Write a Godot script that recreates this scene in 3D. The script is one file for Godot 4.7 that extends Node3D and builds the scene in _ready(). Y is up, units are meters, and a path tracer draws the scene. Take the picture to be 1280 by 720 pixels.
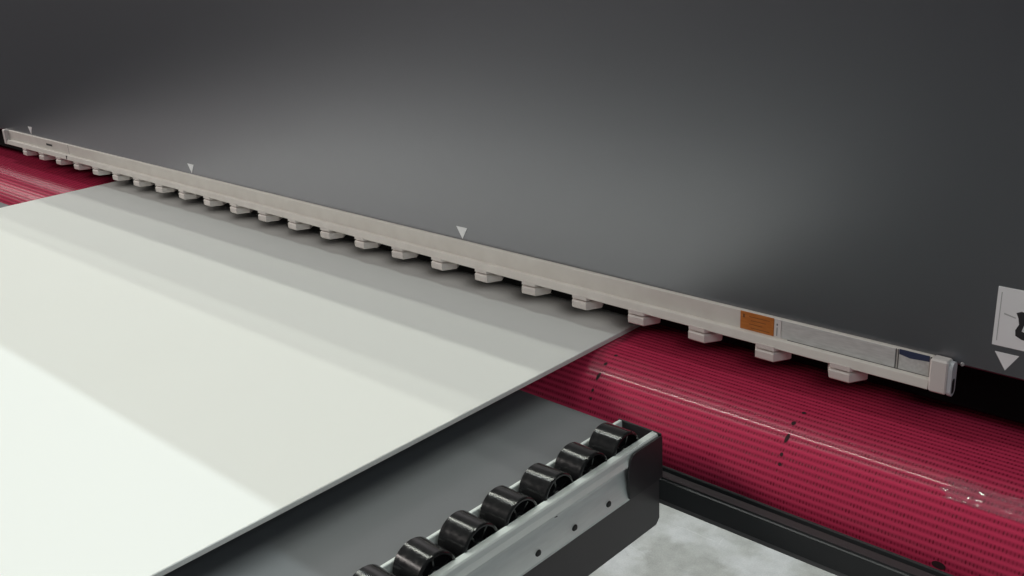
extends Node3D
# A wide board printer seen close: dark hood, pale guard bar, red suction belt, white board,
# dark infeed table and a skate wheel rail. Metres, y up, x along the guard bar, z towards the viewer.

const PITCH := 0.08        # spacing of the hexagonal feet under the guard bar
const HOOD_Z := -0.008     # plane of the hood's front sheet
const BOARD_TOP := -0.02
const DRUM_Y := -0.096
const DRUM_Z := 0.025
const DRUM_R := 0.07
const BELT_BACK := -0.27
const RAIL_X := -0.1475    # centre line of the skate wheel rail
const FLOOR_Y := -0.8

var rng := RandomNumberGenerator.new()


func _ready() -> void:
	rng.seed = 11
	camera()
	light()
	floor_sheet()
	printer()
	board()
	table()
	wheel_rail()


func camera() -> void:
	var c := Camera3D.new()
	c.name = "camera"
	c.fov = 31.437
	c.near = 0.02
	c.far = 60.0
	c.transform = Transform3D(Basis(Vector3(0.73067, -0.05153, -0.68078), Vector3(-0.20103, 0.93670, -0.28667), Vector3(0.65246, 0.34632, 0.67406)).orthonormalized(), Vector3(0.3901, 0.4377, 0.8483))
	add_child(c)
	c.current = true


func light() -> void:
	var e := Environment.new()
	e.background_mode = Environment.BG_COLOR
	e.background_color = Color(0.062, 0.062, 0.066).linear_to_srgb()
	e.tonemap_mode = Environment.TONE_MAPPER_LINEAR
	e.tonemap_exposure = 1.0
	e.sdfgi_enabled = true
	e.ssao_enabled = true
	e.ssil_enabled = true
	var w := WorldEnvironment.new()
	w.name = "surroundings"
	w.environment = e
	add_child(w)
	# rows of strip lamps under the hall's roof; the hood's top edge cuts each row off along a line of its own
	var rows := [[-0.235, 6.0], [-0.43, 8.0], [-0.70, 3.6], [-0.81, 4.6], [-1.466, 11.0]]
	for r in rows:
		strip(Vector3(-2.2, 5.0, r[0]), Vector2(9.0, 0.03), r[1], Color(0.985, 1.0, 0.955) if r[0] > -1.0 else Color(0.93, 0.985, 1.0))
	# one row in front of the machine
	strip(Vector3(-2.5, 5.0, 0.5), Vector2(2.6, 0.04), 4.2, Color(0.97, 1.0, 0.98))
	# and one well behind it, which lights the floor beyond
	strip(Vector3(-1.5, 5.0, -3.2), Vector2(6.0, 0.05), 20.0, Color(0.97, 1.0, 0.99))
	# the hall's bright sides, far off to the left and to the right in front
	wide("hall_front", Vector3(-10.5, 5.2, 5.5), Vector2(6.0, 2.6), 59.0, Color(1.0, 0.965, 0.94))
	wide("hall_side", Vector3(6.0, 4.4, 3.5), Vector2(3.0, 1.8), 8.5, Color(0.95, 0.99, 1.0))


func wide(called: String, at: Vector3, size: Vector2, energy: float, tint: Color) -> void:
	var a := AreaLight3D.new()
	a.name = called
	a.area_size = size
	a.light_energy = energy
	a.light_color = tint
	a.shadow_enabled = true
	a.area_range = 40.0
	a.position = at
	a.basis = Basis.looking_at(Vector3(-0.4, 0.0, 0.0) - at)
	add_child(a)


func strip(at: Vector3, size: Vector2, energy: float, tint: Color) -> void:
	var a := AreaLight3D.new()
	a.name = "strip_lamp"
	a.area_size = size
	a.light_energy = energy
	a.light_color = tint
	a.shadow_enabled = true
	a.area_range = 30.0
	a.position = at
	a.rotation = Vector3(-PI / 2, 0, 0)
	add_child(a, true)


# ------------------------------------------------------------------ helpers

func mb() -> SurfaceTool:
	var st := SurfaceTool.new()
	st.begin(Mesh.PRIMITIVE_TRIANGLES)
	return st


func face(st: SurfaceTool, pts: Array, out: Vector3, uvs: Array = []) -> void:
	# a convex flat face, wound clockwise as seen from the side that «out» points to
	var n: Vector3 = (pts[1] - pts[0]).cross(pts[2] - pts[0])
	if n.length() < 1e-14 and pts.size() > 3:
		n = (pts[2] - pts[0]).cross(pts[3] - pts[0])
	n = n.normalized()
	var order := range(pts.size())
	if n.dot(out) > 0.0:
		order.reverse()
	else:
		n = -n
	for k in range(1, pts.size() - 1):
		for i in [order[0], order[k], order[k + 1]]:
			st.set_normal(n)
			st.set_uv(uvs[i] if uvs.size() else Vector2(pts[i].x + pts[i].z, pts[i].y))
			st.add_vertex(pts[i])


func box(st: SurfaceTool, lo: Vector3, hi: Vector3, b := 0.0, turn := Transform3D()) -> void:
	# a box with chamfered edges
	var c := (lo + hi) / 2.0
	var h := (hi - lo) / 2.0
	b = minf(b, minf(h.x, minf(h.y, h.z)) * 0.6)
	var v := func(s: Vector3, axis: int) -> Vector3:
		var p := Vector3(s.x * (h.x - b), s.y * (h.y - b), s.z * (h.z - b))
		p[axis] = s[axis] * h[axis]
		return turn * (c + p)
	for axis in 3:
		var u := (axis + 1) % 3
		var w := (axis + 2) % 3
		for s in [-1.0, 1.0]:
			var q := []
			for k in [[-1.0, -1.0], [1.0, -1.0], [1.0, 1.0], [-1.0, 1.0]]:
				var d := Vector3()
				d[axis] = s
				d[u] = k[0]
				d[w] = k[1]
				q.append(v.call(d, axis))
			var o := Vector3()
			o[axis] = s
			face(st, q, turn.basis * o)
	if b <= 0.0:
		return
	for axis in 3:
		var u := (axis + 1) % 3
		var w := (axis + 2) % 3
		for su in [-1.0, 1.0]:
			for sw in [-1.0, 1.0]:
				var d0 := Vector3()
				d0[u] = su
				d0[w] = sw
				var d1 := d0
				d0[axis] = -1.0
				d1[axis] = 1.0
				var o := Vector3()
				o[u] = su
				o[w] = sw
				face(st, [v.call(d0, u), v.call(d1, u), v.call(d1, w), v.call(d0, w)], turn.basis * o)
	for sx in [-1.0, 1.0]:
		for sy in [-1.0, 1.0]:
			for sz in [-1.0, 1.0]:
				var d := Vector3(sx, sy, sz)
				face(st, [v.call(d, 0), v.call(d, 1), v.call(d, 2)], turn.basis * d)


func prism(st: SurfaceTool, outline: Array, axis: int, from: float, to: float) -> void:
	# an outline swept along x (outline is z, y), along z (x, y) or along y (x, z)
	var put := func(p: Vector2, t: float) -> Vector3:
		return Vector3(t, p.y, p.x) if axis == 0 else Vector3(p.x, p.y, t) if axis == 2 else Vector3(p.x, t, p.y)
	var area := 0.0
	var n := outline.size()
	for i in n:
		var a: Vector2 = outline[i]
		var c: Vector2 = outline[(i + 1) % n]
		area += a.x * c.y - c.x * a.y
	for i in n:
		var a: Vector2 = outline[i]
		var c: Vector2 = outline[(i + 1) % n]
		var d := c - a
		var o := Vector2(d.y, -d.x) * signf(area)
		face(st, [put.call(a, from), put.call(c, from), put.call(c, to), put.call(a, to)], put.call(o, 0.0))
	var tri := Geometry2D.triangulate_polygon(PackedVector2Array(outline))
	var up := Vector3()
	up[axis] = 1.0
	for k in range(0, tri.size(), 3):
		var q := [outline[tri[k]], outline[tri[k + 1]], outline[tri[k + 2]]]
		for e in [[from, -1.0], [to, 1.0]]:
			face(st, [put.call(q[0], e[0]), put.call(q[1], e[0]), put.call(q[2], e[0])], up * e[1])


func lathe(st: SurfaceTool, profile: Array, segments: int, turn := Transform3D()) -> void:
	# (x, radius) pairs turned round the x axis; each band is smooth round the axis and sharp at its rims
	for i in profile.size() - 1:
		var a: Vector2 = profile[i]
		var b: Vector2 = profile[i + 1]
		var d := b - a
		var nn := Vector2(-d.y, d.x).normalized()
		for k in segments:
			var p := []
			var nv := []
			var uv := []
			for t in [[a, k], [b, k], [b, k + 1], [a, k + 1]]:
				var g: float = TAU * t[1] / segments
				p.append(turn * Vector3(t[0].x, t[0].y * cos(g), t[0].y * sin(g)))
				nv.append((turn.basis * Vector3(nn.x, nn.y * cos(g), nn.y * sin(g))).normalized())
				uv.append(Vector2(t[0].x * 30.0, float(t[1]) / segments))
			for tri in [[0, 1, 2], [0, 2, 3]]:
				var q: Array = [p[tri[0]], p[tri[1]], p[tri[2]]]
				var f: Vector3 = (q[1] - q[0]).cross(q[2] - q[0])
				if f.length() < 1e-14:
					continue
				var order: Array = tri
				if f.dot(nv[tri[0]] + nv[tri[1]] + nv[tri[2]]) > 0.0:
					order = [tri[0], tri[2], tri[1]]
				for j in order:
					st.set_normal(nv[j])
					st.set_uv(uv[j])
					st.add_vertex(p[j])


func put(called: String, st: SurfaceTool, m: Material, parent: Node3D = null, at := Vector3.INF) -> MeshInstance3D:
	# commits a mesh; geometry is written in world coordinates and set back by its thing's place
	var o := MeshInstance3D.new()
	o.name = called
	st.index()
	o.mesh = st.commit()
	o.material_override = m
	o.cast_shadow = GeometryInstance3D.SHADOW_CASTING_SETTING_ON
	(parent if parent else self).add_child(o, true)
	if parent and at == Vector3.INF:
		o.position = -parent.position if parent.get_parent() == self else Vector3.ZERO
	elif at != Vector3.INF:
		o.position = at
	return o


func thing(called: String, label: String, category: String, at: Vector3) -> Node3D:
	var o := Node3D.new()
	o.name = called
	o.position = at
	o.set_meta("label", label)
	o.set_meta("category", category)
	add_child(o)
	return o


func mat(base: Color, rough: float, metal := 0.0, spec := 0.5) -> StandardMaterial3D:
	# base colours are given as linear values
	var m := StandardMaterial3D.new()
	m.albedo_color = base.linear_to_srgb()
	m.roughness = rough
	m.metallic = metal
	m.metallic_specular = spec
	return m


func noise(freq: float, octaves: int, seed_: int) -> FastNoiseLite:
	var f := FastNoiseLite.new()
	f.noise_type = FastNoiseLite.TYPE_SIMPLEX_SMOOTH
	f.frequency = freq
	f.fractal_octaves = octaves
	f.seed = seed_
	return f


func tone(size: int, freq: float, octaves: int, seed_: int, low: Color, high: Color) -> NoiseTexture2D:
	var t := NoiseTexture2D.new()
	t.width = size
	t.height = size
	t.seamless = true
	t.noise = noise(freq, octaves, seed_)
	var g := Gradient.new()
	g.set_color(0, low.linear_to_srgb())
	g.set_color(1, high.linear_to_srgb())
	t.color_ramp = g
	return t


func grain(size: int, freq: float, octaves: int, seed_: int, strength: float) -> NoiseTexture2D:
	var t := NoiseTexture2D.new()
	t.width = size
	t.height = size
	t.seamless = true
	t.noise = noise(freq, octaves, seed_)
	t.as_normal_map = true
	t.bump_strength = strength
	return t


func relief(m: StandardMaterial3D, t: Texture2D, scale_: float, amount: float) -> void:
	m.normal_enabled = true
	m.normal_texture = t
	m.normal_scale = amount
	m.uv1_triplanar = true
	m.uv1_scale = Vector3.ONE * scale_


func grey(v: float) -> Color:
	return Color(v, v, v)


# ------------------------------------------------------------------ setting

func floor_sheet() -> void:
	var st := mb()
	box(st, Vector3(-5, FLOOR_Y - 0.05, -6), Vector3(4, FLOOR_Y, 4))
	# trowelled concrete: broad stains, fine speckle, a few pale scrapes
	var size := 768
	var im := Image.create(size, size, false, Image.FORMAT_RGB8)
	var broad := noise(0.006, 3, 3)
	broad.domain_warp_enabled = true
	broad.domain_warp_amplitude = 60.0
	broad.domain_warp_frequency = 0.008
	var mid := noise(0.035, 4, 5)
	var fine := noise(0.35, 2, 6)
	for y in size:
		for x in size:
			var b := smoothstep(-0.25, 0.25, broad.get_noise_2d(x, y))
			var v := 0.32 + 0.12 * b + 0.05 * mid.get_noise_2d(x, y) + 0.05 * fine.get_noise_2d(x, y)
			im.set_pixel(x, y, Color(v, v * 1.005, v * lerpf(0.97, 1.02, b)).linear_to_srgb())
	for k in 90:
		var p := Vector2(rng.randf() * size, rng.randf() * size)
		var d := Vector2.from_angle(rng.randf() * TAU)
		var bend := rng.randf_range(-0.02, 0.02)
		var lift := rng.randf_range(-0.05, 0.07)
		for i in rng.randi_range(15, 90):
			var c := im.get_pixelv(Vector2i(p.posmod(size)))
			im.set_pixelv(Vector2i(p.posmod(size)), Color(c.r + lift, c.g + lift, c.b + lift))
			p += d
			d = d.rotated(bend)
	var m := mat(Color.WHITE, 0.36)
	m.albedo_texture = ImageTexture.create_from_image(im)
	m.uv1_triplanar = true
	m.uv1_scale = Vector3.ONE * 0.9
	var f := put("floor", st, m)
	f.set_meta("label", "pale mottled concrete floor below the machine")
	f.set_meta("kind", "structure")


# ------------------------------------------------------------------ printer

func printer() -> void:
	var t := thing("board_printer", "wide printing machine with dark grey hood, pale footed guard bar and red perforated belt", "printer", Vector3(-0.9, FLOOR_Y, -0.15))
	# hood
	var paint := mat(Color(0.240, 0.243, 0.262), 0.35, 1.0)
	var st := mb()
	box(st, Vector3(-2.4, 0.041, -0.36), Vector3(0.62, 1.2, HOOD_Z), 0.002)
	var hood := put("hood", st, paint, t)
	hood.set_meta("label", "large dark grey hood with a smooth front sheet")
	# dark inside of the gap behind the bar
	var black := mat(grey(0.005), 0.8, 0.0, 0.2)
	st = mb()
	box(st, Vector3(-2.35, -0.018, -0.34), Vector3(0.6, 0.0405, -0.30), 0.001)
	put("rear_shield", st, black, t)
	st = mb()
	box(st, Vector3(-2.38, -0.0115, -0.29), Vector3(0.58, 0.0405, -0.034), 0.002)
	put("print_carriage_cover", st, black, t)
	# cut vinyl marks and the warning label on the hood
	var vinyl := mat(Color(0.90, 0.90, 0.91), 0.5)
	for x in [0.1414, -0.5215, -1.178, -1.82]:
		st = mb()
		prism(st, [Vector2(x - 0.0098, 0.0628), Vector2(x + 0.0098, 0.0628), Vector2(x, 0.0472)], 2, HOOD_Z + 0.0001, HOOD_Z + 0.0005)
		put("position_mark", st, vinyl, hood)
	st = mb()
	box(st, Vector3(0.1285, 0.0685, HOOD_Z + 0.0001), Vector3(0.184, 0.1215, HOOD_Z + 0.0008), 0.0003)
	var sign_ := put("warning_label", st, vinyl, hood)
	sign_.set_meta("label", "white warning label with a black hand pictogram")
	pictogram(hood)
	st = mb()
	lathe(st, [Vector2(0.0016, 0.0), Vector2(0.0013, 0.0015), Vector2(0.0, 0.0019)], 14, Transform3D(Basis(Vector3(0, 0, 1), Vector3(0, 1, 0), Vector3(-1, 0, 0)), Vector3(0.1062, 0.0432, HOOD_Z)))
	put("screw", st, mat(Color(0.6, 0.58, 0.57), 0.35, 0.6), hood)
	guard_bar(t)
	belt(t)
	frame(t)


func pictogram(hood: Node3D) -> void:
	# part of a black hand under a press, printed on the label; (x, y) from the label's lower left corner
	var ink := mat(Color(0.02, 0.02, 0.022), 0.6)
	var z := HOOD_Z + 0.0008
	var shapes := [
		[[0.0165, 0.0325], [0.0205, 0.0345], [0.0260, 0.0335], [0.0345, 0.0345], [0.0345, 0.0290], [0.0300, 0.0262], [0.0235, 0.0228], [0.0222, 0.0172], [0.0260, 0.0160], [0.0350, 0.0165], [0.0355, 0.0085], [0.0230, 0.0098], [0.0178, 0.0122], [0.0172, 0.0172], [0.0196, 0.0228], [0.0186, 0.0280]],
		[[0.0375, 0.0345], [0.0470, 0.0330], [0.0475, 0.0275], [0.0375, 0.0280]],
		[[0.0365, 0.0165], [0.0480, 0.0165], [0.0480, 0.0085], [0.0365, 0.0085]],
	]
	var st := mb()
	for s in shapes:
		var o := []
		for p in s:
			o.append(Vector2(0.1285 + p[0], 0.0685 + p[1]))
		prism(st, o, 2, z, z + 0.00015)
	put("pictogram", st, ink, hood)
	st = mb()
	prism(st, [Vector2(0.1355, 0.0990), Vector2(0.1450, 0.0968), Vector2(0.1450, 0.0958), Vector2(0.1355, 0.0978)], 2, z, z + 0.00015)
	prism(st, [Vector2(0.1315, 0.1170), Vector2(0.1322, 0.1170), Vector2(0.1322, 0.0730), Vector2(0.1315, 0.0730)], 2, z, z + 0.0001)
	put("printed_line", st, mat(grey(0.5), 0.6), hood)


func guard_bar(t: Node3D) -> void:
	var pale := mat(Color.WHITE, 0.5)
	pale.albedo_texture = tone(256, 0.012, 4, 7, Color(0.67, 0.625, 0.575), Color(0.75, 0.71, 0.66))
	relief(pale, grain(256, 0.04, 3, 9, 2.0), 6.0, 0.06)
	var st := mb()
	# section (z, y): recessed upper face, proud lower lip
	var sec := [Vector2(-0.0077, 0.0160), Vector2(0.0036, 0.0160), Vector2(0.0045, 0.0168), Vector2(0.0024, 0.0246), Vector2(0.0016, 0.0253), Vector2(-0.0030, 0.0256), Vector2(-0.0032, 0.0448), Vector2(-0.0040, 0.0456), Vector2(-0.0077, 0.0456)]
	prism(st, sec, 0, -1.931, 0.0822)
	var bar := put("guard_bar", st, pale, t)
	bar.set_meta("label", "long beige guard bar with a row of hexagonal feet")
	# end caps
	var cap := mat(Color(0.69, 0.645, 0.62), 0.45)
	for e in [[0.0824, 0.0985], [-1.944, -1.9312]]:
		st = mb()
		box(st, Vector3(e[0], 0.0150, -0.0079), Vector3(e[1], 0.0470, 0.0046), 0.0016)
		put("end_cap", st, cap, bar)
	var dark := mat(grey(0.01), 0.6)
	st = mb()
	capsule(st, 0.1022, -0.0018, 0.0190, 0.0408, 0.0056)
	put("end_plug", st, mat(Color(0.50, 0.52, 0.55), 0.35), bar)
	st = mb()
	capsule(st, 0.1024, -0.0014, 0.0190, 0.0275, 0.0030)
	put("end_hole", st, dark, bar)
	st = mb()
	box(st, Vector3(-1.742, 0.0335, -0.0033), Vector3(-1.715, 0.0375, -0.00285), 0.0)
	put("slot", st, dark, bar)
	st = mb()
	box(st, Vector3(-1.6412, 0.0258, -0.0033), Vector3(-1.6400, 0.0447, -0.0030))
	box(st, Vector3(-1.6412, 0.0172, 0.0020), Vector3(-1.6400, 0.0246, 0.0046))
	put("joint", st, mat(grey(0.12), 0.6), bar)
	# feet: one mesh shared by all
	st = mb()
	hexagon(st, 0.0134, 0.0180, 0.0200, 0.0)
	hexagon(st, 0.0108, 0.0140, 0.0160, 0.0)
	hexagon(st, 0.0015, 0.0114, 0.0204, 0.0014)
	st.index()
	var foot := st.commit()
	var rosy := mat(Color(0.72, 0.665, 0.625), 0.5)
	for i in 24:
		var o := MeshInstance3D.new()
		o.name = "hexagonal_foot"
		o.mesh = foot
		o.material_override = rosy
		bar.add_child(o, true)
		o.position = Vector3(-PITCH * i + rng.randf_range(-0.0004, 0.0004), 0, -0.0122)
		o.rotation.y = rng.randf_range(-0.09, 0.09)
	# labels stuck in the bar's recess
	var z := -0.0031
	var orange := mat(Color.WHITE, 0.45)
	orange.albedo_texture = tone(128, 0.02, 3, 21, Color(0.44, 0.125, 0.016), Color(0.56, 0.19, 0.035))
	orange.uv1_triplanar = true
	orange.uv1_scale = Vector3(20, 120, 20)
	st = mb()
	box(st, Vector3(-0.1131, 0.0260, z), Vector3(-0.0752, 0.0452, z + 0.0006), 0.0002)
	put("orange_label", st, orange, bar).set_meta("label", "small orange label on the bar")
	var print_ := mat(Color(0.20, 0.07, 0.015), 0.6)
	st = mb()
	for k in 4:
		var y := 0.0405 - 0.0040 * k
		box(st, Vector3(-0.1030 + 0.002 * (k % 2), y, z + 0.0006), Vector3(-0.0800 - 0.004 * (k % 3), y + 0.0007, z + 0.00068))
	box(st, Vector3(-0.1102, 0.0385, z + 0.0006), Vector3(-0.1078, 0.0425, z + 0.00068))
	put("faint_print", st, print_, bar)
	st = mb()
	box(st, Vector3(-0.0746, 0.0260, z), Vector3(-0.0672, 0.0452, z + 0.0006), 0.0002)
	put("white_label", st, mat(Color(0.72, 0.68, 0.67), 0.4), bar)
	st = mb()
	box(st, Vector3(-0.0722, 0.0385, z + 0.0006), Vector3(-0.0708, 0.0405, z + 0.0007))
	box(st, Vector3(-0.0719, 0.0275, z + 0.0006), Vector3(-0.0712, 0.0365, z + 0.0007))
	put("tiny_symbol", st, mat(grey(0.12), 0.6), bar)
	var film := mat(Color.WHITE, 0.3)
	film.albedo_texture = tone(256, 0.03, 4, 31, Color(0.52, 0.515, 0.50), Color(0.66, 0.655, 0.64))
	film.uv1_triplanar = true
	film.uv1_scale = Vector3(7, 40, 7)
	st = mb()
	box(st, Vector3(-0.0666, 0.0260, z), Vector3(0.0482, 0.0450, z + 0.0005), 0.0002)
	put("long_grey_label", st, film, bar).set_meta("label", "long scuffed grey label on the bar")
	var seam := mat(grey(0.10), 0.6)
	st = mb()
	box(st, Vector3(0.0485, 0.0260, z), Vector3(0.0492, 0.0452, z + 0.0004))
	box(st, Vector3(0.0506, 0.0260, z), Vector3(0.0513, 0.0452, z + 0.0004))
	box(st, Vector3(0.0806, 0.0260, z), Vector3(0.0815, 0.0452, z + 0.0004))
	box(st, Vector3(-0.060, 0.0256, z + 0.0002), Vector3(0.0822, 0.0260, z + 0.0009))
	put("label_edge", st, seam, bar)
	st = mb()
	box(st, Vector3(0.0520, 0.0260, z), Vector3(0.0795, 0.0405, z + 0.0006), 0.0002)
	var sheen := film.duplicate()
	sheen.uv1_scale = Vector3(25, 25, 25)
	put("small_grey_label", st, sheen, bar)
	st = mb()
	prism(st, [Vector2(0.0520, 0.0407), Vector2(0.0620, 0.0388), Vector2(0.0795, 0.0402), Vector2(0.0795, 0.0455), Vector2(0.0520, 0.0455)], 2, z, z + 0.0007)
	put("blue_label_strip", st, mat(Color(0.035, 0.045, 0.10), 0.35), bar).set_meta("label", "dark blue band of the last label")


func capsule(st: SurfaceTool, x: float, z: float, y0: float, y1: float, r: float) -> void:
	var o := []
	for k in 9:
		var a := PI + PI * k / 8.0
		o.append(Vector2(z + r * cos(a), y0 + r * sin(a)))
	for k in 9:
		var a := PI * k / 8.0
		o.append(Vector2(z + r * cos(a), y1 + r * sin(a)))
	prism(st, o, 0, x - 0.0036, x)


func hexagon(st: SurfaceTool, y0: float, y1: float, r: float, b: float) -> void:
	var ring := func(rad: float, y: float) -> Array:
		var p := []
		for k in 6:
			var a := TAU * k / 6.0
			p.append(Vector3(rad * cos(a), y, rad * sin(a)))
		return p
	var levels := [[r - b, y0], [r, y0 + b], [r, y1 - b], [r - b, y1]] if b > 0.0 else [[r, y0], [r, y1]]
	for i in levels.size() - 1:
		var p: Array = ring.call(levels[i][0], levels[i][1])
		var q: Array = ring.call(levels[i + 1][0], levels[i + 1][1])
		for k in 6:
			var m: Vector3 = p[k] + p[(k + 1) % 6]
			var tilt := -1.0 if i == 0 and b > 0.0 else 1.0 if i == 2 else 0.0
			face(st, [p[k], p[(k + 1) % 6], q[(k + 1) % 6], q[k]], Vector3(m.x, 0, m.z).normalized() + Vector3(0, tilt * 0.7, 0))
	face(st, ring.call(levels[0][0], y0), Vector3.DOWN)
	face(st, ring.call(levels[-1][0], y1), Vector3.UP)


func belt_points(r: float) -> Array:
	# (z, y, normal, arc length) along the belt's outside, from its back top over the front nose
	var out := []
	out.append([Vector2(BELT_BACK, DRUM_Y + r), Vector2(0, 1), 0.0])
	var flat := DRUM_Z - BELT_BACK
	for k in 41:
		var a := PI / 2 - PI * k / 40.0
		out.append([Vector2(DRUM_Z + r * cos(a), DRUM_Y + r * sin(a)), Vector2(cos(a), sin(a)), flat + DRUM_R * (PI / 2 - a)])
	var end: float = out[-1][2]
	out.append([Vector2(BELT_BACK, DRUM_Y - r), Vector2(0, -1), end + flat])
	for k in 20:
		var a := -PI / 2 - PI * (k + 1) / 20.0
		out.append([Vector2(BELT_BACK + r * cos(a), DRUM_Y + r * sin(a)), Vector2(cos(a), sin(a)), end + flat + DRUM_R * (-PI / 2 - a)])
	return out


func belt(t: Node3D) -> void:
	# ribs with small slots between them; each tile of the print holds 24 by 8 slots, no two alike
	var cols := 24
	var rows := 8
	var w := cols * 16
	var h := rows * 32
	var col := Image.create(w, h, false, Image.FORMAT_RGB8)
	var bump := Image.create(w, h, false, Image.FORMAT_RGB8)
	var hi := Color(0.71, 0.050, 0.130)
	var lo := Color(0.22, 0.009, 0.028)
	var odd := []
	for i in cols * rows:
		odd.append([rng.randf_range(-1.0, 1.0), rng.randf_range(-1.5, 1.5), rng.randf_range(0.8, 1.15), rng.randf_range(0.25, 0.8)])
	var row_tone := []
	for i in rows:
		row_tone.append(rng.randf_range(0.88, 1.06))
	for y in h:
		var j := int(y / 32.0)
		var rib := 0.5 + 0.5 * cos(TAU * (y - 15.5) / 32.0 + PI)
		for x in w:
			var o: Array = odd[j * cols + int(x / 16.0)]
			var dx: float = absf(x % 16 - 7.5 - o[0]) / (3.6 * o[2])
			var dy: float = absf(y % 32 - 15.5 - o[1]) / (8.5 * o[2])
			var s := smoothstep(0.7, 1.2, sqrt(dx * dx + dy * dy))
			s = 1.0 - (1.0 - s) * o[3]
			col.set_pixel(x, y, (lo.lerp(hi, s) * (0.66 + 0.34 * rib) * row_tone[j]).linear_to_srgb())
			bump.set_pixel(x, y, grey(s * 0.5 + 0.5 * rib))
	bump.bump_map_to_normal_map(2.5)
	var m := mat(Color.WHITE, 0.27, 0.0, 0.32)
	m.albedo_texture = ImageTexture.create_from_image(col)
	m.normal_enabled = true
	m.normal_texture = ImageTexture.create_from_image(bump)
	m.normal_scale = 0.6
	m.clearcoat_enabled = true
	m.clearcoat = 0.2
	m.clearcoat_roughness = 0.08
	var st := mb()
	var pts := belt_points(DRUM_R)
	var x0 := -2.3
	var x1 := 0.58
	for i in pts.size() - 1:
		var a: Array = pts[i]
		var b: Array = pts[i + 1]
		var q := [[x0, a], [x1, a], [x1, b], [x0, b]]
		for k in [0, 1, 2, 0, 2, 3]:
			var e: Array = q[k][1]
			st.set_normal(Vector3(0, e[1].y, e[1].x))
			st.set_uv(Vector2(q[k][0] / (0.0031 * cols), e[2] / (0.0067 * rows)))
			st.set_tangent(Plane(1, 0, 0, 1))
			st.add_vertex(Vector3(q[k][0], e[0].y, e[0].x))
	var belt_ := put("suction_belt", st, m, t)
	belt_.set_meta("label", "red perforated belt wrapped over a front drum")
	# rows of dark holes across the belt
	var hole := mat(Color(0.030, 0.004, 0.008), 0.8)
	for x in [-0.2445, -0.0195]:
		for s in [[0.0, 82.0, 0.0021, 0.0021], [-0.0015, 68.0, 0.0022, 0.0026], [0.0005, 53.5, 0.0019, 0.0052], [0.002, 40.0, 0.0017, 0.002], [0.0035, 32.5, 0.0016, 0.0017]]:
			st = mb()
			patch_oval(st, x + s[0], deg_to_rad(s[1]), s[2], s[3])
			put("dark_hole", st, hole, belt_)
	# scraps of grime at the belt's lower edge
	st = mb()
	patch_oval(st, 0.139, deg_to_rad(1.5), 0.006, 0.0035)
	put("dark_smudge", st, hole, belt_)
	# wrinkled clear tape over the nose
	var tape := mat(Color(0.70, 0.30, 0.38, 0.27), 0.10, 0.0, 0.7)
	tape.transparency = BaseMaterial3D.TRANSPARENCY_ALPHA
	var f := noise(60.0, 3, 4)
	st = mb()
	var nx := 60
	var na := 14
	var at := func(i: int, k: int) -> Vector3:
		var u := float(i) / nx
		var edge := 0.05 * sin(u * 9.0) + 0.03 * sin(u * 21.0 + 1.0)
		var a := deg_to_rad(lerpf(48.0, 63.0 + edge * 30.0, float(k) / na))
		var x := lerpf(0.1270 + 0.004 * sin(k * 0.9), 0.34, u)
		var r := DRUM_R + 0.0010 + 0.0016 * f.get_noise_2d(x * 2.0, a * 0.3)
		return Vector3(x, DRUM_Y + r * sin(a), DRUM_Z + r * cos(a))
	for i in nx:
		for k in na:
			for tri in [[[0, 0], [1, 0], [1, 1]], [[0, 0], [1, 1], [0, 1]]]:
				var v := []
				for c in tri:
					v.append(at.call(i + c[0], k + c[1]))
				face(st, v, Vector3(0, 0.8, 0.6))
	put("clear_tape", st, tape, belt_).set_meta("label", "wrinkled clear tape on the belt's nose")


func patch_oval(st: SurfaceTool, x: float, angle: float, rx: float, ra: float) -> void:
	# a thin oval that follows the drum
	var r := DRUM_R + 0.0003
	var p := func(dx: float, d: float) -> Vector3:
		return Vector3(x + dx, DRUM_Y + r * sin(angle + d / r), DRUM_Z + r * cos(angle + d / r))
	var out := Vector3(0, sin(angle), cos(angle))
	for k in 12:
		var a := TAU * k / 12.0
		var b := TAU * (k + 1) / 12.0
		face(st, [p.call(0, 0), p.call(rx * cos(a), ra * sin(a)), p.call(rx * cos(b), ra * sin(b))], out)


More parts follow.
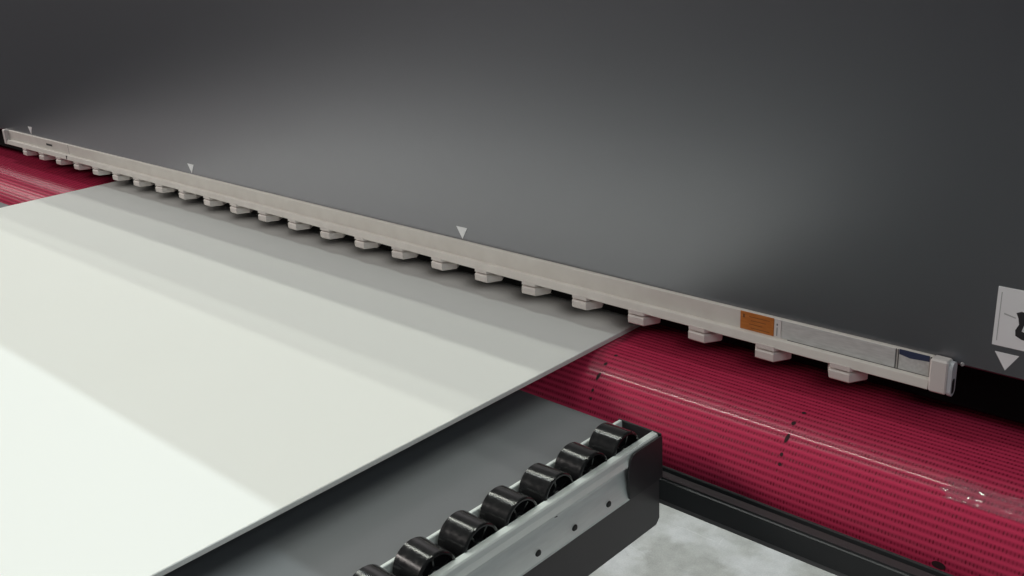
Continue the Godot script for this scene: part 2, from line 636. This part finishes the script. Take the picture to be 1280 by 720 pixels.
func frame(t: Node3D) -> void:
	var dark := mat(Color(0.042, 0.045, 0.047), 0.42)
	relief(dark, grain(256, 0.08, 2, 13, 2.0), 20.0, 0.1)
	var st := mb()
	# section (z, y): back fin, trough, ridge, groove, front face
	prism(st, [Vector2(0.0972, -0.1195), Vector2(0.0972, -0.0972), Vector2(0.0979, -0.0965), Vector2(0.0998, -0.0965), Vector2(0.1004, -0.0972), Vector2(0.1004, -0.1045), Vector2(0.1078, -0.1045), Vector2(0.1085, -0.0955), Vector2(0.1092, -0.0950), Vector2(0.1188, -0.0952), Vector2(0.1192, -0.0972), Vector2(0.1208, -0.0972), Vector2(0.1212, -0.0958), Vector2(0.1225, -0.0966), Vector2(0.1225, -0.1188), Vector2(0.1218, -0.1195)], 0, -2.35, 0.6)
	put("front_rail", st, dark, t).set_meta("label", "dark metal rail below the red belt")
	st = mb()
	box(st, Vector3(-2.35, -0.1270, 0.0980), Vector3(0.6, -0.1197, 0.1185), 0.0006)
	put("rail_underside_strip", st, mat(Color(0.21, 0.21, 0.215), 0.5, 0.4), t)
	# cross members that carry the belt bed, and the legs at the machine's ends
	st = mb()
	box(st, Vector3(-2.34, -0.19, -0.33), Vector3(-2.305, 0.0405, 0.0965), 0.002)
	put("side_plate", st, dark, t)
	st = mb()
	box(st, Vector3(0.585, -0.19, -0.33), Vector3(0.61, 0.0405, 0.0965), 0.002)
	put("side_plate", st, dark, t)
	for x in [-2.33, 0.54]:
		st = mb()
		box(st, Vector3(x - 0.06, FLOOR_Y, -0.24), Vector3(x + 0.06, -0.1905, -0.04), 0.003)
		put("leg", st, dark, t)


# ------------------------------------------------------------------ board and table

func board() -> void:
	var st := mb()
	box(st, Vector3(-1.5244, -0.0256, -0.285), Vector3(-0.2704, BOARD_TOP, 0.68), 0.0007)
	var m := mat(Color(0.79, 0.80, 0.775), 0.5)
	relief(m, grain(256, 0.03, 3, 17, 1.0), 3.0, 0.03)
	var b := put("white_board", st, m)
	b.set_meta("label", "large flat white board sliding in under the guard bar")
	b.set_meta("category", "board")


func table() -> void:
	var t := thing("infeed_table", "smooth dark grey table top beneath the white board and beside the wheels", "table", Vector3(-1.2, FLOOR_Y, 0.9))
	var m := mat(Color(0.142, 0.149, 0.158), 0.40)
	relief(m, grain(256, 0.06, 3, 19, 1.5), 8.0, 0.05)
	var st := mb()
	box(st, Vector3(-2.35, -0.062, 0.126), Vector3(-0.1765, -0.050, 1.7), 0.001)
	put("table_top", st, m, t)
	var dark := mat(grey(0.03), 0.5)
	for x in [-2.2, -0.30]:
		for z in [0.3, 1.6]:
			st = mb()
			box(st, Vector3(x - 0.03, FLOOR_Y, z - 0.03), Vector3(x + 0.03, -0.0622, z + 0.03), 0.002)
			put("leg", st, dark, t)
	# rubber blocks that hold the board off the table, under its middle
	for x in [-1.3, -0.9, -0.5]:
		for z in [0.25, 0.42, 0.60]:
			st = mb()
			box(st, Vector3(x - 0.02, -0.0499, z - 0.02), Vector3(x + 0.02, -0.0257, z + 0.02), 0.001)
			put("support_pad", st, dark, t)


# ------------------------------------------------------------------ skate wheel rail

func wheel_rail() -> void:
	var t := thing("skate_wheel_rail", "short roller rail of shiny black wheels in a steel channel with a black end cap", "roller conveyor", Vector3(-0.1475, FLOOR_Y, 0.7))
	var zinc := mat(Color.WHITE, 0.40, 0.12)
	zinc.albedo_texture = tone(256, 0.02, 4, 41, Color(0.70, 0.745, 0.73), Color(0.79, 0.84, 0.82))
	relief(zinc, grain(256, 0.03, 3, 43, 2.0), 9.0, 0.04)
	zinc.uv1_scale = Vector3(30, 30, 5)
	var z0 := 0.1240
	var z1 := 1.45
	# near flange (x, y): rounded top, groove half way down, proud lower band
	var st := mb()
	prism(st, [Vector2(-0.1325, -0.0955), Vector2(-0.1325, -0.0452), Vector2(-0.1319, -0.0446), Vector2(-0.1262, -0.0455), Vector2(-0.1252, -0.0470), Vector2(-0.1250, -0.0525), Vector2(-0.1228, -0.0572), Vector2(-0.1234, -0.0592), Vector2(-0.1300, -0.0600), Vector2(-0.1310, -0.0615), Vector2(-0.1310, -0.0680), Vector2(-0.1300, -0.0750), Vector2(-0.1280, -0.0820), Vector2(-0.1255, -0.0880), Vector2(-0.1232, -0.0922), Vector2(-0.1236, -0.0950), Vector2(-0.1246, -0.0955)], 2, z0, z1)
	var channel := put("steel_channel", st, zinc, t)
	channel.set_meta("label", "galvanised channel side with a pressed groove")
	st = mb()
	prism(st, [Vector2(-0.1728, -0.0955), Vector2(-0.1728, -0.0458), Vector2(-0.1722, -0.0450), Vector2(-0.1694, -0.0450), Vector2(-0.1688, -0.0458), Vector2(-0.1688, -0.0925), Vector2(-0.1327, -0.0925), Vector2(-0.1327, -0.0955)], 2, z0, z1)
	put("far_flange", st, zinc, channel)
	# wheels
	var rubber := mat(Color(0.014, 0.0145, 0.015), 0.13, 0.0, 0.5)
	rubber.roughness = 1.0
	rubber.roughness_texture = tone(256, 0.02, 4, 47, Color(0.008, 0.008, 0.008), Color(0.05, 0.05, 0.05))
	rubber.uv1_triplanar = true
	rubber.uv1_scale = Vector3.ONE * 25.0
	var prof := [Vector2(-0.016, 0.0), Vector2(-0.016, 0.0185), Vector2(-0.0155, 0.0203), Vector2(-0.0145, 0.0211), Vector2(0.0145, 0.0211), Vector2(0.0155, 0.0206), Vector2(0.016, 0.0196), Vector2(0.016, 0.0182), Vector2(0.004, 0.0178), Vector2(0.004, 0.0075), Vector2(0.012, 0.0070), Vector2(0.012, 0.0)]
	prof.reverse()
	st = mb()
	lathe(st, prof, 48)
	for k in 5:
		box(st, Vector3(0.0036, 0.0068, -0.0009), Vector3(0.0120, 0.0180, 0.0009), 0.0, Transform3D(Basis(Vector3.RIGHT, TAU * k / 5.0), Vector3.ZERO))
	st.index()
	var wheel := st.commit()
	st = mb()
	lathe(st, [Vector2(0.0178, 0.0), Vector2(0.0178, 0.0035), Vector2(0.012, 0.0035)], 16)
	st.index()
	var axle := st.commit()
	st = mb()
	lathe(st, [Vector2(0.0012, 0.0), Vector2(0.0010, 0.0026), Vector2(0.0004, 0.0036), Vector2(0.0, 0.0038)], 18)
	st.index()
	var rivet := st.commit()
	var steel := mat(Color(0.30, 0.31, 0.31), 0.4, 0.8)
	var black := mat(grey(0.012), 0.45)
	for i in 26:
		var z := 0.1655 + 0.049 * i
		var o := MeshInstance3D.new()
		o.name = "wheel"
		o.mesh = wheel
		o.material_override = rubber
		t.add_child(o, true)
		o.position = Vector3(RAIL_X, -0.0497 + rng.randf_range(-0.0006, 0.0006), z) - t.position
		o.rotation = Vector3(rng.randf() * TAU, rng.randf_range(-0.03, 0.03), rng.randf_range(-0.02, 0.02))
		var ax := MeshInstance3D.new()
		ax.name = "axle"
		ax.mesh = axle
		ax.material_override = steel
		o.add_child(ax, true)
		if i > 0:
			var r := MeshInstance3D.new()
			r.name = "rivet"
			r.mesh = rivet
			r.material_override = black
			channel.add_child(r, true)
			r.position = Vector3(-0.1262, -0.0868, 0.2015 + 0.0495 * (i - 1))
	# end cap: a bent black plate
	var coat := mat(Color(0.034, 0.031, 0.034), 0.40)
	relief(coat, grain(256, 0.1, 2, 53, 2.0), 30.0, 0.08)
	st = mb()
	var side := [Vector2(0.1222, -0.0930), Vector2(0.1222, -0.0500), Vector2(0.1235, -0.0475), Vector2(0.1265, -0.0466), Vector2(0.1640, -0.0466), Vector2(0.1690, -0.0478), Vector2(0.1730, -0.0515), Vector2(0.1752, -0.0575), Vector2(0.1758, -0.0650), Vector2(0.1752, -0.0915), Vector2(0.1742, -0.0930)]
	prism(st, side, 0, -0.1232, -0.1212)
	box(st, Vector3(-0.1755, -0.0930, 0.1200), Vector3(-0.1234, -0.0458, 0.1220), 0.0005)
	put("end_cap", st, coat, t).set_meta("label", "black end cap with a rounded corner")
	# dark beam that carries the channel
	var beam := mat(Color(0.060, 0.054, 0.057), 0.42)
	relief(beam, grain(256, 0.08, 2, 59, 2.0), 18.0, 0.08)
	st = mb()
	prism(st, [Vector2(0.1236, -0.0958), Vector2(1.45, -0.0958), Vector2(1.45, -0.1450), Vector2(0.1290, -0.1450), Vector2(0.1236, -0.1395)], 0, -0.1710, -0.1240)
	put("support_beam", st, beam, t).set_meta("label", "dark beam under the steel channel")
	for z in [0.5, 1.38]:
		st = mb()
		box(st, Vector3(-0.168, FLOOR_Y, z - 0.025), Vector3(-0.128, -0.1452, z + 0.025), 0.002)
		put("leg", st, beam, t)
